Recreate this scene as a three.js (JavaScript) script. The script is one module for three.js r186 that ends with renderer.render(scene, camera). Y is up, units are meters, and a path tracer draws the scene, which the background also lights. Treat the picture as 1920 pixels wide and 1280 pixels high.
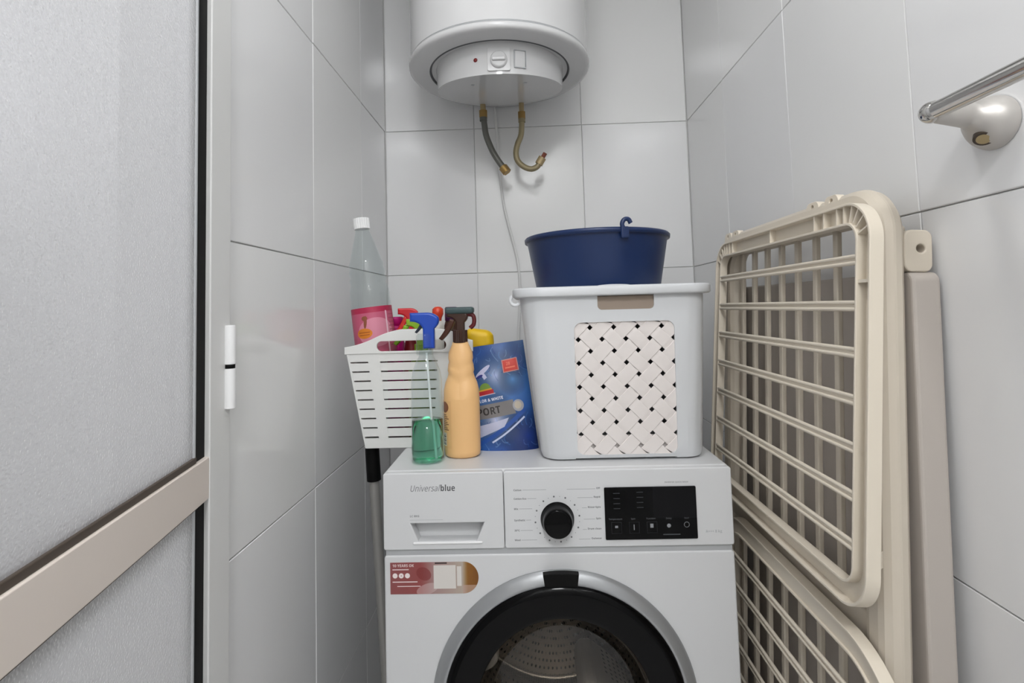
import * as THREE from 'three';
import { RoundedBoxGeometry } from 'three/addons/geometries/RoundedBoxGeometry.js';
import { mergeGeometries, toCreasedNormals } from 'three/addons/utils/BufferGeometryUtils.js';
import { RectAreaLightUniformsLib } from 'three/addons/lights/RectAreaLightUniformsLib.js';
import { Brush, Evaluator, SUBTRACTION } from 'three-bvh-csg';

// ---------------------------------------------------------------- camera, light, exposure
// Room frame: x to the right, y up, depth d away from the camera (z = -d); the lens stands at x 0, d 0.
const scene = new THREE.Scene();
const EYE = 1.13, FOCAL = 1000, SHIFT = 124.4, PITCH = 0.06085, YAW = -0.02651, ROLL = 0.02838;
const camera = new THREE.PerspectiveCamera(2 * Math.atan(640 / FOCAL) * 180 / Math.PI, 1920 / 1280, 0.02, 20);
{
  const cp = Math.cos(PITCH), sp = Math.sin(PITCH), cy = Math.cos(YAW), sy = Math.sin(YAW), cr = Math.cos(ROLL), sr = Math.sin(ROLL);
  // rows of Rz * Rx * Ry in the (x, y, depth) frame: the lens axes in the room
  const mx = [[cp * 0 + cy, 0, -sy], [-sp * sy, cp, -sp * cy], [cp * sy, sp, cp * cy]];
  const row = (a, b) => mx[0].map((v, i) => a * v + b * mx[1][i]);
  const right = row(cr, -sr), up = row(sr, cr), fwd = mx[2];
  const v = (q, s = 1) => new THREE.Vector3(q[0] * s, q[1] * s, -q[2] * s);
  camera.quaternion.setFromRotationMatrix(new THREE.Matrix4().makeBasis(v(right), v(up), v(fwd, -1)));
}
camera.position.set(0, EYE, 0);
camera.setViewOffset(1920, 1280, 0, SHIFT, 1920, 1280);   // vertical lens shift
scene.add(camera);

const renderer = new THREE.WebGLRenderer({ antialias: true });
renderer.toneMapping = THREE.LinearToneMapping;
renderer.toneMappingExposure = 0.69;
renderer.shadowMap.enabled = true;
scene.background = new THREE.Color(0x000000);
RectAreaLightUniformsLib.init();

const LAMP_COLOR = 0xfcfdff, HALL_COLOR = 0xf6f7ff;
function areaLight(w, h, intensity, color, pos, target) {
  const l = new THREE.RectAreaLight(color, intensity, w, h);
  l.position.copy(pos); l.lookAt(target); l.castShadow = true; scene.add(l);
  return l;
}
const CEIL = 2.45;
const LAMP = { x: -0.05, d: 0.42, intensity: 24, size: 0.30 };
const HALL = { x: -1.56, y: 1.82, d: 0.95, intensity: 10.5, w: 0.5, h: 0.7 };
const BACKLAMP = { x: 0.05, d: -0.85, intensity: 92, size: 0.34 };

// ---------------------------------------------------------------- helpers
let seed = 20240611;
function rnd() { seed = (seed * 1664525 + 1013904223) >>> 0; return seed / 4294967296; }
const used = {};
function numbered(name) { const n = used[name] = (used[name] ?? -1) + 1; return n ? `${name}_${String(n).padStart(3, '0')}` : name; }
const P = (x, y, d) => new THREE.Vector3(x, y, -d);
function shade(m) { m.castShadow = true; m.receiveShadow = true; return m; }
// a top-level group at base (x, y, depth); parts built in room coordinates are moved into its frame
function thing(name, label, category, base = [0, 0, 0], group) {
  const o = new THREE.Group(); o.name = numbered(name); o.position.copy(P(...base)); scene.add(o);
  o.userData = { label, category }; if (group) o.userData.group = group;
  return o;
}
function structure(name) { const o = new THREE.Group(); o.name = name; o.userData.kind = 'structure'; scene.add(o); return o; }
function add(name, geo, mat, parent, label) {       // geometry already in the parent's frame
  const m = shade(new THREE.Mesh(geo, mat)); m.name = name; if (label) m.userData.label = label; parent.add(m); return m;
}
function addw(name, geo, mat, parent, label) {      // geometry in room coordinates
  parent.updateWorldMatrix(true, false);
  geo.applyMatrix4(parent.matrixWorld.clone().invert());
  return add(name, geo, mat, parent, label);
}
function solo(name, geo, mat, label, category, group) {
  const m = shade(new THREE.Mesh(geo, mat)); m.name = numbered(name); m.userData = { label, category }; if (group) m.userData.group = group; scene.add(m); return m;
}
const merge = a => mergeGeometries(a.map(g => { const h = g.index ? g.toNonIndexed() : g; for (const k of Object.keys(h.attributes)) if (!['position', 'normal', 'uv'].includes(k)) h.deleteAttribute(k); return h; }));
function box(x0, x1, y0, y1, d0, d1, r = 0) {       // a box between room coordinates
  const w = x1 - x0, h = y1 - y0, t = d1 - d0;
  const g = r > 0 ? new RoundedBoxGeometry(w, h, t, 3, Math.min(r, w / 2.01, h / 2.01, t / 2.01)) : new THREE.BoxGeometry(w, h, t);
  return g.translate((x0 + x1) / 2, (y0 + y1) / 2, -(d0 + d1) / 2);
}
const lathe = (pts, seg = 48) => new THREE.LatheGeometry(pts.map(p => new THREE.Vector2(p[0], p[1])), seg);
function tube(pts, r, seg = 48, rs = 12) { return new THREE.TubeGeometry(new THREE.CatmullRomCurve3(pts), seg, r, rs); }
function rod(a, b, r, rs = 16) {
  const v = b.clone().sub(a), g = new THREE.CylinderGeometry(r, r, v.length(), rs);
  g.applyQuaternion(new THREE.Quaternion().setFromUnitVectors(new THREE.Vector3(0, 1, 0), v.clone().normalize()));
  return g.translate(...a.clone().add(b).multiplyScalar(0.5).toArray());
}
function hexa(c) {                                   // 8 corners: front 0-3 counter-clockwise, back 4-7
  const f = [[0, 1, 2, 3], [5, 4, 7, 6], [4, 0, 3, 7], [1, 5, 6, 2], [3, 2, 6, 7], [4, 5, 1, 0]], pos = [], uv = [];
  for (const q of f) for (const k of [0, 1, 2, 0, 2, 3]) { pos.push(...c[q[k]]); uv.push(k === 1 || k === 2 ? 1 : 0, k > 1 ? 1 : 0); }
  const g = new THREE.BufferGeometry();
  g.setAttribute('position', new THREE.Float32BufferAttribute(pos, 3)); g.setAttribute('uv', new THREE.Float32BufferAttribute(uv, 2));
  g.computeVertexNormals(); return g;
}
function rrectShape(x0, x1, y0, y1, r, C = THREE.Shape) {
  const s = new C(); r = Math.min(r, (x1 - x0) / 2 - 1e-5, (y1 - y0) / 2 - 1e-5);
  s.moveTo(x0 + r, y0); s.lineTo(x1 - r, y0); s.absarc(x1 - r, y0 + r, r, -Math.PI / 2, 0);
  s.lineTo(x1, y1 - r); s.absarc(x1 - r, y1 - r, r, 0, Math.PI / 2);
  s.lineTo(x0 + r, y1); s.absarc(x0 + r, y1 - r, r, Math.PI / 2, Math.PI);
  s.lineTo(x0, y0 + r); s.absarc(x0 + r, y0 + r, r, Math.PI, 1.5 * Math.PI); return s;
}
function extrude(s, depth, bevel = 0, seg = 10) {
  return new THREE.ExtrudeGeometry(s, { depth: depth - 2 * bevel, bevelEnabled: bevel > 0, bevelThickness: bevel, bevelSize: bevel, bevelOffset: -bevel, bevelSegments: 3, curveSegments: seg }).translate(0, 0, bevel);
}
function ring(r0, r1) { const s = new THREE.Shape(); s.absarc(0, 0, r1, 0, 2 * Math.PI); const h = new THREE.Path(); h.absarc(0, 0, r0, 0, 2 * Math.PI, true); s.holes.push(h); return s; }
// closed loft through rings of rounded rectangles: [half width, half depth, radius, y, cx, cd]
function loft(rings, n = 8) {
  const pos = [], idx = [], m = 4 * (n + 1);
  for (const [hw, hd, r, y, cx = 0, cz = 0] of rings)
    for (let q = 0; q < 4; q++) for (let i = 0; i <= n; i++) {
      const a = q * Math.PI / 2 + i / n * Math.PI / 2, sx = [1, -1, -1, 1][q], sz = [1, 1, -1, -1][q];
      pos.push(cx + sx * (hw - r) + r * Math.cos(a), y, cz + sz * (hd - r) + r * Math.sin(a));
    }
  for (let k = 0; k + 1 < rings.length; k++) for (let i = 0; i < m; i++) {
    const a = k * m + i, b = k * m + (i + 1) % m; idx.push(a, a + m, b, b, a + m, b + m);
  }
  for (const [k, flip] of [[0, 1], [rings.length - 1, 0]]) {
    const c = pos.length / 3, R = rings[k]; pos.push(R[4] ?? 0, R[3], R[5] ?? 0);
    for (let i = 0; i < m; i++) { const a = k * m + i, b = k * m + (i + 1) % m; flip ? idx.push(c, a, b) : idx.push(c, b, a); }
  }
  const g = new THREE.BufferGeometry();
  g.setAttribute('position', new THREE.Float32BufferAttribute(pos, 3)); g.setIndex(idx); g.computeVertexNormals(); return g;
}
const ev = new Evaluator(); ev.useGroups = false; ev.attributes = ['position', 'normal'];
function minus(g, ...cuts) {
  const prep = q => { const h = q.clone(); h.deleteAttribute('uv'); if (!h.attributes.normal) h.computeVertexNormals(); return h; };
  let b = new Brush(prep(g)); b.updateMatrixWorld();
  for (const c of cuts) { const d = new Brush(prep(c)); d.updateMatrixWorld(); b = ev.evaluate(b, d, SUBTRACTION); b.updateMatrixWorld(); }
  return b.geometry;
}
function planarUV(g, x0, x1, y0, y1) {
  const p = g.attributes.position, uv = new Float32Array(p.count * 2);
  for (let i = 0; i < p.count; i++) { uv[2 * i] = (p.getX(i) - x0) / (x1 - x0); uv[2 * i + 1] = (p.getY(i) - y0) / (y1 - y0); }
  g.setAttribute('uv', new THREE.BufferAttribute(uv, 2)); return g;
}
function canvasTex(w, h, draw) {
  const c = document.createElement('canvas'); c.width = w; c.height = h; draw(c.getContext('2d'), w, h);
  const t = new THREE.CanvasTexture(c); t.colorSpace = THREE.SRGBColorSpace; t.anisotropy = 8; return t;
}
function noiseTex(n, fn, repeat) {
  const a = new Uint8Array(n * n * 4);
  for (let y = 0; y < n; y++) for (let x = 0; x < n; x++) { const v = Math.max(0, Math.min(255, fn(x, y) * 255)); a.set([v, v, v, 255], (y * n + x) * 4); }
  const t = new THREE.DataTexture(a, n, n); t.wrapS = t.wrapT = THREE.RepeatWrapping; t.magFilter = THREE.LinearFilter; t.minFilter = THREE.LinearFilter; t.needsUpdate = true;
  if (repeat) t.repeat.set(repeat, repeat); return t;
}
const std = (color, roughness = 0.4, o = {}) => new THREE.MeshPhysicalMaterial({ color, roughness, metalness: 0, ...o });

// ---------------------------------------------------------------- materials
const M = {
  tile: ['#ebebeb', '#e9e9e9', '#ededec'].map(c => std(c, 0.13, { ior: 1.5 })),
  grout: std('#dededc', 0.8), plaster: std('#ececea', 0.9), floor: std('#dedddb', 0.4),
  jamb: std('#dcdcda', 0.35), rail: std('#e8ddd3', 0.4), bead: std('#4b4036', 0.5), blackStrip: std('#060504', 0.5, { specularIntensity: 0.15 }),
  white: std('#f1f1f1', 0.28), enamel: std('#d9d9d9', 0.14), washer: std('#d8d9da', 0.3), panelWhite: std('#d8d9da', 0.38), seam: std('#b4b6b8', 0.5),
  grey: std('#b9bbbd', 0.35), black: std('#050506', 0.08, { specularIntensity: 0.3 }), blackMatte: std('#080808', 0.5, { specularIntensity: 0.3 }), silver: std('#a9abad', 0.34, { metalness: 0.6 }),
  satin: std('#cbc7c2', 0.46, { metalness: 0.6 }), chrome: std('#cfcdca', 0.12, { metalness: 1 }), steel: std('#b5b1ac', 0.22, { metalness: 1 }), rubber: std('#55585a', 0.7),
  brass: std('#a98a55', 0.35, { metalness: 0.8 }), brassDull: std('#b3a07a', 0.5, { metalness: 0.4 }), braid: std('#6c6c66', 0.45, { metalness: 0.5 }), braidTan: std('#9b8f70', 0.45, { metalness: 0.4 }),
  rust: std('#7d4434', 0.7), cream: std('#e2d8c7', 0.4), creamB: std('#cfc5b5', 0.42), creamPanel: std('#b8b0a8', 0.5),
  basket: std('#d9dbdd', 0.42), weave: std('#ebe4e0', 0.5), taupe: std('#9c8c7e', 0.6), navy: std('#152c57', 0.34),
  caddy: std('#e9e9e6', 0.35), cord: std('#e6e6e4', 0.5),
};
const frost = (() => {
  const n = 512, a = new Float32Array(n * n); for (let i = 0; i < n * n; i++) a[i] = rnd();
  const at = (x, y) => a[((y + n) % n) * n + (x + n) % n];
  return noiseTex(n, (x, y) => { let s = 0; for (let j = -1; j <= 1; j++) for (let i = -1; i <= 1; i++) s += at(x + i, y + j); return 0.25 + 0.5 * ((s / 9 - 0.5) * 2.2 + 0.5) + 0.2 * (at(x >> 2, y >> 2) - 0.5); });
})();
M.frosted = std('#f4f4f4', 0.8, { transmission: 1, thickness: 0, ior: 1.5, bumpMap: frost, bumpScale: 0.0022 });
M.clear = std('#f4f8f8', 0.05, { transmission: 1, thickness: 0, ior: 1.42 });
M.greenLiquid = std('#ffffff', 0.05, { transmission: 1, thickness: 0.05, ior: 1.33, attenuationColor: new THREE.Color('#8ee3c2'), attenuationDistance: 0.06 });

// ---------------------------------------------------------------- room shell
const XL = -0.423, XR = 0.504, DB = 1.61, DF = -1.1, ROWS = [0.004, 0.345, 0.791, 1.237, 1.683, 2.129, CEIL];
function tileGeo(w, h, t = 0.0075, c = 0.0011) {      // chamfered slab, front face at z = 0, centred
  const a = w / 2, b = h / 2, A = a - c, B = b - c, pos = [];
  const quad = (p, q, r, s) => pos.push(...p, ...q, ...r, ...p, ...r, ...s);
  const F = [[-A, -B, 0], [A, -B, 0], [A, B, 0], [-A, B, 0]], E = [[-a, -b, -c], [a, -b, -c], [a, b, -c], [-a, b, -c]], K = [[-a, -b, -t], [a, -b, -t], [a, b, -t], [-a, b, -t]];
  quad(...F); quad(K[1], K[0], K[3], K[2]);
  for (let i = 0; i < 4; i++) { const j = (i + 1) % 4; quad(E[i], E[j], F[j], F[i]); quad(K[i], K[j], E[j], E[i]); }
  const g = new THREE.BufferGeometry(); g.setAttribute('position', new THREE.Float32BufferAttribute(pos, 3)); g.computeVertexNormals();
  return planarUV(g, 0, 1, 0, 1);
}
const tileCache = {};
function tiles(wall, cols, rows, place, skip) {
  for (let i = 0; i + 1 < cols.length; i++) for (let j = 0; j + 1 < rows.length; j++) {
    const u0 = cols[i], u1 = cols[i + 1], v0 = rows[j], v1 = rows[j + 1], u = (u0 + u1) / 2, v = (v0 + v1) / 2;
    if (skip && skip(u0, u1, v0, v1)) continue;
    const w = Math.abs(u1 - u0) - 0.0014, h = v1 - v0 - 0.0014, key = w.toFixed(4) + h.toFixed(4);
    const m = add('tile', tileCache[key] ??= tileGeo(w, h), M.tile[Math.floor(rnd() * 3)], wall);
    place(m, u, v); m.rotateX((rnd() - 0.5) * 0.004); m.rotateY((rnd() - 0.5) * 0.004);
  }
}
const range = (a, step, end) => { const r = [a]; while (Math.abs(r[r.length - 1] - end) > 1e-6) { const n = r[r.length - 1] + step; r.push((step < 0 ? n <= end + 0.03 : n >= end - 0.03) ? end : n); } return r; };
const OPEN = [0.045, 0.69], DOORTOP = 2.06;

const wallBack = structure('wall_back');
add('wall_core', box(XL - 0.12, XR + 0.12, 0, CEIL, DB + 0.004, DB + 0.12), M.grout, wallBack);
tiles(wallBack, [XL + 0.001, -0.147, 0.183, XR - 0.001], ROWS, (m, u, v) => m.position.copy(P(u, v, DB)));

const wallRight = structure('wall_right');
add('wall_core', box(XR + 0.004, XR + 0.12, 0, CEIL, DF, DB + 0.004), M.grout, wallRight);
tiles(wallRight, [DB - 0.001, 1.3187, 1.0016, ...range(0.688, -0.317, DF)], ROWS, (m, u, v) => { m.position.copy(P(XR, v, u)); m.rotation.y = -Math.PI / 2; });

const wallLeft = structure('wall_left');
add('wall_core', merge([box(XL - 0.12, XL - 0.004, 0, CEIL, OPEN[1], DB + 0.004), box(XL - 0.12, XL - 0.004, 0, CEIL, DF, OPEN[0]), box(XL - 0.12, XL - 0.004, DOORTOP, CEIL, OPEN[0], OPEN[1])]), M.grout, wallLeft);
tiles(wallLeft, [DB - 0.001, 1.368, 1.0512, 0.7342, OPEN[1]], ROWS, (m, u, v) => { m.position.copy(P(XL, v, u)); m.rotation.y = Math.PI / 2; });
tiles(wallLeft, range(OPEN[0], -0.317, DF), ROWS, (m, u, v) => { m.position.copy(P(XL, v, u)); m.rotation.y = Math.PI / 2; });
tiles(wallLeft, [OPEN[1], 0.417, OPEN[0]], [DOORTOP + 0.002, CEIL], (m, u, v) => { m.position.copy(P(XL, v, u)); m.rotation.y = Math.PI / 2; });

const wallFront = structure('wall_front');
add('wall_core', box(XL - 0.12, XR + 0.12, 0, CEIL, DF - 0.12, DF), M.plaster, wallFront);
const flat = (name, g, m) => { const o = add(name, g, m, scene); o.userData.kind = 'structure'; };
flat('floor', box(-1.8, XR + 0.12, -0.1, 0, DF - 0.12, DB + 0.12), M.floor);
flat('ceiling', box(-1.8, XR + 0.12, CEIL, CEIL + 0.1, DF - 0.12, DB + 0.12), M.plaster);
// the space the door leads to
flat('wall_hall', merge([box(-1.72, -1.6, 0, CEIL, -0.7, 1.45), box(-1.72, XL - 0.12, 0, CEIL, 1.33, 1.45), box(-1.72, XL - 0.12, 0, CEIL, -0.82, -0.7)]), M.plaster);

// ---------------------------------------------------------------- door with frosted panes
{
  const door = structure('door_1');
  const XJ = -0.411;
  add('door_jamb', box(XL - 0.11, XJ, 0, DOORTOP, 0.683, 0.7305, 0.002), M.jamb, door);
  add('door_jamb', box(XL - 0.11, XJ, 0, DOORTOP, 0.006, 0.046, 0.002), M.jamb, door);
  add('door_head', box(XL - 0.11, XJ, DOORTOP, DOORTOP + 0.04, 0.006, 0.7305, 0.002), M.jamb, door);
  const leaf = new THREE.Group(); leaf.name = 'door_leaf'; door.add(leaf);
  leaf.position.copy(P(-0.4125, 0, 0.687)); leaf.rotation.y = -Math.acos(0.193 / Math.hypot(0.193, 1));   // stands ajar, swung into the room
  const W = 0.625, T = 0.034;                        // local x along the leaf, local -z faces the room
  const bx = (x0, x1, y0, y1, z0, z1, r = 0.0015) => new RoundedBoxGeometry(x1 - x0, y1 - y0, z1 - z0, 2, r).translate((x0 + x1) / 2, (y0 + y1) / 2, (z0 + z1) / 2);
  for (const [a, b] of [[0.012, 0.899], [0.950, 2.05]]) add('stile', bx(0.001, 0.034, a, b, 0.006, T), M.blackStrip, leaf, 'black channel at the hinge side');
  add('stile', bx(W - 0.05, W, 0.012, 2.05, 0, T), M.rail, leaf);
  add('rail', bx(0.001, W - 0.05, 0.8985, 0.951, 0, T), M.rail, leaf, 'beige middle rail');
  add('rail', bx(0.034, W - 0.05, 0.012, 0.1, 0, T), M.rail, leaf); add('rail', bx(0.034, W - 0.05, 1.99, 2.05, 0, T), M.rail, leaf);
  for (const [a, b] of [[0.951, 0.9585], [0.8955, 0.8985]]) add('glazing_bead', bx(0.034, W - 0.05, a, b, 0.003, T - 0.004, 0.001), M.bead, leaf);
  for (const [a, b] of [[0.1, 0.896], [0.952, 1.99]]) {
    add('glass_pane', planarUV(new THREE.BoxGeometry(W - 0.083, b - a, 0.005), 0, 0.32, 0, 0.32).translate((W - 0.017) / 2, (a + b) / 2, 0.0085), M.frosted, leaf);
    add('glazing_bead', bx(0.034, 0.0385, a, b, 0.004, T - 0.006, 0.001), M.grey, leaf);
  }
  const hinge = new THREE.Group(); hinge.name = 'hinge'; hinge.position.copy(P(-0.4075, 0, 0.7225)); door.add(hinge);
  const barrel = (y0, y1) => lathe([[0, y0], [0.006, y0], [0.0072, y0 + 0.0012], [0.0072, y1 - 0.0012], [0.006, y1], [0, y1]], 24);
  add('hinge_barrel', barrel(1.0635, 1.117), M.white, hinge); add('hinge_barrel', barrel(1.004, 1.0585), M.white, hinge);
  add('hinge_washer', lathe([[0, 1.0585], [0.0066, 1.0585], [0.0066, 1.0635], [0, 1.0635]], 24), M.blackMatte, hinge);
}

// ---------------------------------------------------------------- lamps
{
  const lamp = (L, label) => {
    const t = thing('ceiling_lamp', label, 'lamp', [L.x, CEIL, L.d]), r = L.size / 2 + 0.02;
    add('lamp_base', lathe([[0, 0], [r, 0], [r, -0.03], [r - 0.012, -0.034]]), M.white, t);
    add('diffuser', lathe([[r - 0.012, -0.033], [r - 0.012, -0.036], [0, -0.036]]), new THREE.MeshStandardMaterial({ color: 0xffffff, emissive: LAMP_COLOR, emissiveIntensity: 3, roughness: 0.6 }), t);
    areaLight(L.size * 0.88, L.size * 0.88, L.intensity, LAMP_COLOR, P(L.x, CEIL - 0.04, L.d), P(L.x, 0, L.d));
  };
  lamp(LAMP, 'round white ceiling lamp over the middle of the room, nearest the washing machine');
  lamp(BACKLAMP, 'round white ceiling lamp behind the camera, near the front wall');
  const t = thing('wall_lamp', 'large square white lamp panel on the wall behind the frosted door', 'lamp', [-1.6, HALL.y, HALL.d]);
  addw('lamp_base', box(-1.6, -1.575, HALL.y - HALL.h / 2 - 0.02, HALL.y + HALL.h / 2 + 0.02, HALL.d - HALL.w / 2 - 0.02, HALL.d + HALL.w / 2 + 0.02, 0.004), M.white, t);
  addw('diffuser', box(-1.576, -1.57, HALL.y - HALL.h / 2, HALL.y + HALL.h / 2, HALL.d - HALL.w / 2, HALL.d + HALL.w / 2), new THREE.MeshStandardMaterial({ color: 0xffffff, emissive: HALL_COLOR, emissiveIntensity: 1.5, roughness: 0.6 }), t);
  areaLight(HALL.w, HALL.h, HALL.intensity, HALL_COLOR, P(-1.565, HALL.y, HALL.d), P(0, HALL.y, HALL.d));
}

// ---------------------------------------------------------------- washing machine
const WX0 = -0.259, WX1 = 0.339, WD = 0.94, WTOP = 0.85;
{
  const t = thing('washing_machine', 'white front-loading washing machine with black round door and black display', 'washing machine', [0.04, 0, 1.2]);
  const put = (n, g, m, p = t, l) => addw(n, g, m, p, l);
  const CX = 0.0434, CY = 0.4596, hole = new THREE.Path(); hole.absarc(CX, CY, 0.205, 0, 2 * Math.PI, true);
  const fp = rrectShape(WX0, WX1, 0.03, 0.7095, 0.006); fp.holes.push(hole);
  put('front_panel', extrude(fp, 0.02, 0.003, 48).translate(0, 0, -WD - 0.02), M.washer);
  put('side_panel', box(WX0, WX0 + 0.012, 0.02, 0.842, WD + 0.012, 1.46, 0.003), M.washer);
  put('side_panel', box(WX1 - 0.012, WX1, 0.02, 0.842, WD + 0.012, 1.46, 0.003), M.washer);
  put('back_panel', box(WX0 + 0.012, WX1 - 0.012, 0.02, 0.83, 1.448, 1.46), M.washer);
  put('base_panel', box(WX0 + 0.012, WX1 - 0.012, 0.02, 0.032, WD + 0.02, 1.448), M.grey);
  put('lid', box(WX0, WX1, 0.828, WTOP, WD + 0.008, 1.462, 0.006), M.washer);
  put('seam_strip', box(WX0 + 0.003, WX1 - 0.003, 0.70, 0.725, WD + 0.002, WD + 0.02), M.seam);
  for (const [x, d] of [[WX0 + 0.05, 0.99], [WX1 - 0.05, 0.99], [WX0 + 0.05, 1.41], [WX1 - 0.05, 1.41]]) put('foot', lathe([[0, 0], [0.02, 0], [0.02, 0.01], [0.012, 0.022], [0, 0.022]], 20).translate(x, 0, -d), M.blackMatte);
  // detergent drawer with its grip recess
  const PY0 = 0.7192, PY1 = 0.8485, SX = -0.050;
  const dr = put('detergent_drawer', (() => {
    const s = rrectShape(WX0, SX - 0.0005, PY0, PY1, 0.004), h = new THREE.Path();
    h.moveTo(-0.212, 0.7635); h.lineTo(-0.0848, 0.7635); h.lineTo(-0.098, 0.7335); h.lineTo(-0.199, 0.7335); h.closePath(); s.holes.push(h);
    return extrude(s, 0.024, 0.002).translate(0, 0, -WD - 0.022);
  })(), M.panelWhite);
  put('grip_recess', hexa([[-0.214, 0.732, -WD - 0.0225], [-0.083, 0.732, -WD - 0.0225], [-0.083, 0.766, -WD - 0.030], [-0.214, 0.766, -WD - 0.030], [-0.214, 0.732, -WD - 0.032], [-0.083, 0.732, -WD - 0.032], [-0.083, 0.766, -WD - 0.033], [-0.214, 0.766, -WD - 0.033]]), M.panelWhite, dr);
  put('grip_lip', box(-0.208, -0.088, 0.7285, 0.7325, WD - 0.004, WD + 0.004, 0.0018), M.white, dr);
  const print = (x0, x1, y0, y1, px, draw) => {
    const h = Math.round(px * (y1 - y0) / (x1 - x0));
    const tex = canvasTex(px, h, (c, w, hh) => { c.fillStyle = '#d8d9da'; c.fillRect(0, 0, w, hh); draw(c, w, hh, w / (x1 - x0)); });
    return [planarUV(box(x0, x1, y0, y1, WD - 0.0021, WD - 0.0016), x0, x1, y0, y1), std('#ffffff', 0.38, { map: tex })];
  };
  put('brand_print', ...print(-0.2135, -0.130, 0.812, 0.833, 1024, (c, w, h) => {
    c.fillStyle = '#77797b'; c.font = 'italic 148px sans-serif'; c.textBaseline = 'alphabetic';
    const a = 'Universal', b = 'blue'; const wa = c.measureText(a).width; c.font = 'bold 148px sans-serif'; const wb = c.measureText(b).width;
    const k = 960 / (wa + wb); c.save(); c.scale(k, 1.2); c.font = 'italic 148px sans-serif'; c.fillText(a, 8, h * 0.62); c.fillStyle = '#4a4c4e'; c.font = 'bold 148px sans-serif'; c.fillText(b, 22 + wa, h * 0.62); c.restore();
  }), dr);
  put('model_print', ...print(-0.2135, -0.150, 0.7665, 0.782, 512, (c, w, h) => { c.fillStyle = '#7f8183'; c.font = 'bold 40px sans-serif'; c.fillText('LC 8KG', 4, h * 0.5); c.fillStyle = '#b4b6b8'; c.fillRect(4, h * 0.8, w * 0.9, 5); }), dr);
  // control panel
  const cp = put('control_panel', extrude(rrectShape(SX + 0.0005, WX1, PY0, PY1, 0.004), 0.024, 0.002).translate(0, 0, -WD - 0.022), M.panelWhite);
  const KX = 0.041, KY = 0.767;
  put('dial_print', ...print(-0.036, 0.118, 0.7245, 0.832, 2048, (c, w, h, s) => {
    const X = x => (x + 0.036) * s, Y = y => h - (y - 0.7245) * s; c.fillStyle = '#55575a'; c.strokeStyle = '#85878a'; c.lineWidth = 7;
    const left = ['Cotton', 'Cotton Eco', 'Mix', 'Synthetic', '20°C', 'Wool'], right = ['Off', 'Rapid', 'Rinse+Spin', 'Spin', 'Drum clean', 'Outwear'];
    const ly = [0.8165, 0.802, 0.785, 0.766, 0.749, 0.733];
    c.font = 'bold 56px sans-serif'; c.textBaseline = 'middle';
    for (let k = 0; k < 6; k++) {
      const ang = Math.asin(Math.max(-1, Math.min(1, (ly[k] - KY) / 0.051))), rx = 0.036 * Math.cos(ang) + 0.003;
      c.textAlign = 'left'; c.fillText(left[k], X(-0.033), Y(ly[k])); const lw = c.measureText(left[k]).width;
      c.beginPath(); c.moveTo(X(-0.033) + lw + 20, Y(ly[k])); c.lineTo(X(KX - rx - 0.006), Y(ly[k])); c.stroke();
      c.textAlign = 'right'; c.fillText(right[k], X(0.1155), Y(ly[k] + 0.001)); const rw = c.measureText(right[k]).width;
      c.beginPath(); c.moveTo(X(0.1155) - rw - 20, Y(ly[k])); c.lineTo(X(KX + rx + 0.006), Y(ly[k])); c.stroke();
    }
    for (let k = 0; k < 24; k++) {
      const a = k / 24 * 2 * Math.PI + 0.13, r = 0.038, big = k % 2 === 0; c.fillStyle = big ? '#66686a' : '#8d8f91';
      c.beginPath(); c.arc(X(KX + r * Math.cos(a)), Y(KY + r * Math.sin(a)), big ? 20 : 9, 0, 7); c.fill();
    }
  }), cp);
  const kn = put('dial_knob', lathe([[0, 0.026], [0.021, 0.0258], [0.0235, 0.024], [0.0248, 0.019], [0.0252, 0.006], [0.0285, 0.003], [0.0288, 0]], 64).rotateX(Math.PI / 2).translate(KX, KY, -WD + 0.002), M.black, cp);
  put('display', (() => { const g = extrude(rrectShape(0.122, 0.2774, 0.7315, 0.8185, 0.002), 0.0026, 0.0006).translate(0, 0, -WD + 0.0018); return planarUV(g, 0.122, 0.2774, 0.7315, 0.8185); })(),
    std('#ffffff', 0.12, { specularIntensity: 0.3, map: canvasTex(1024, 576, (c, w, h) => {
      c.fillStyle = '#070708'; c.fillRect(0, 0, w, h); c.fillStyle = '#101012'; c.fillRect(w * 0.53, 0, w * 0.47, h * 0.6);
      c.fillStyle = '#3d3f42'; for (let i = 0; i < 4; i++) { c.fillRect(100, 60 + i * 56, 74, 9); c.fillRect(360, 52 + i * 56, 74, 9); }
      c.font = '26px sans-serif'; c.textAlign = 'center';
      ['Temperature', 'Spin', 'Function', 'Delay', 'Start'].forEach((s, i) => { c.fillStyle = '#6f7175'; c.fillText(s, 115 + i * 198, 356); });
      c.lineWidth = 4; for (let i = 0; i < 3; i++) { c.strokeStyle = '#2c2d30'; c.strokeRect(70 + i * 198, 384, 110, 120); }
      c.fillStyle = '#8d8f92'; c.fillRect(108, 420, 34, 26); c.fillRect(316, 410, 9, 60); c.fillRect(500, 404, 36, 44); c.beginPath(); c.arc(708, 428, 22, 0, 7); c.fill();
      c.strokeStyle = '#77797c'; c.lineWidth = 7; c.beginPath(); c.arc(906, 420, 28, 0, 7); c.stroke(); c.fillStyle = '#55575a'; c.fillRect(640, 520, 190, 10);
    }) }), cp);
  put('badge_print', ...print(0.225, 0.279, 0.8225, 0.828, 512, (c, w, h) => { c.fillStyle = '#8e9092'; c.font = 'bold 34px sans-serif'; c.fillText('INVERTER QUICK WASH', 6, h * 0.75); }), cp);
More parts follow.
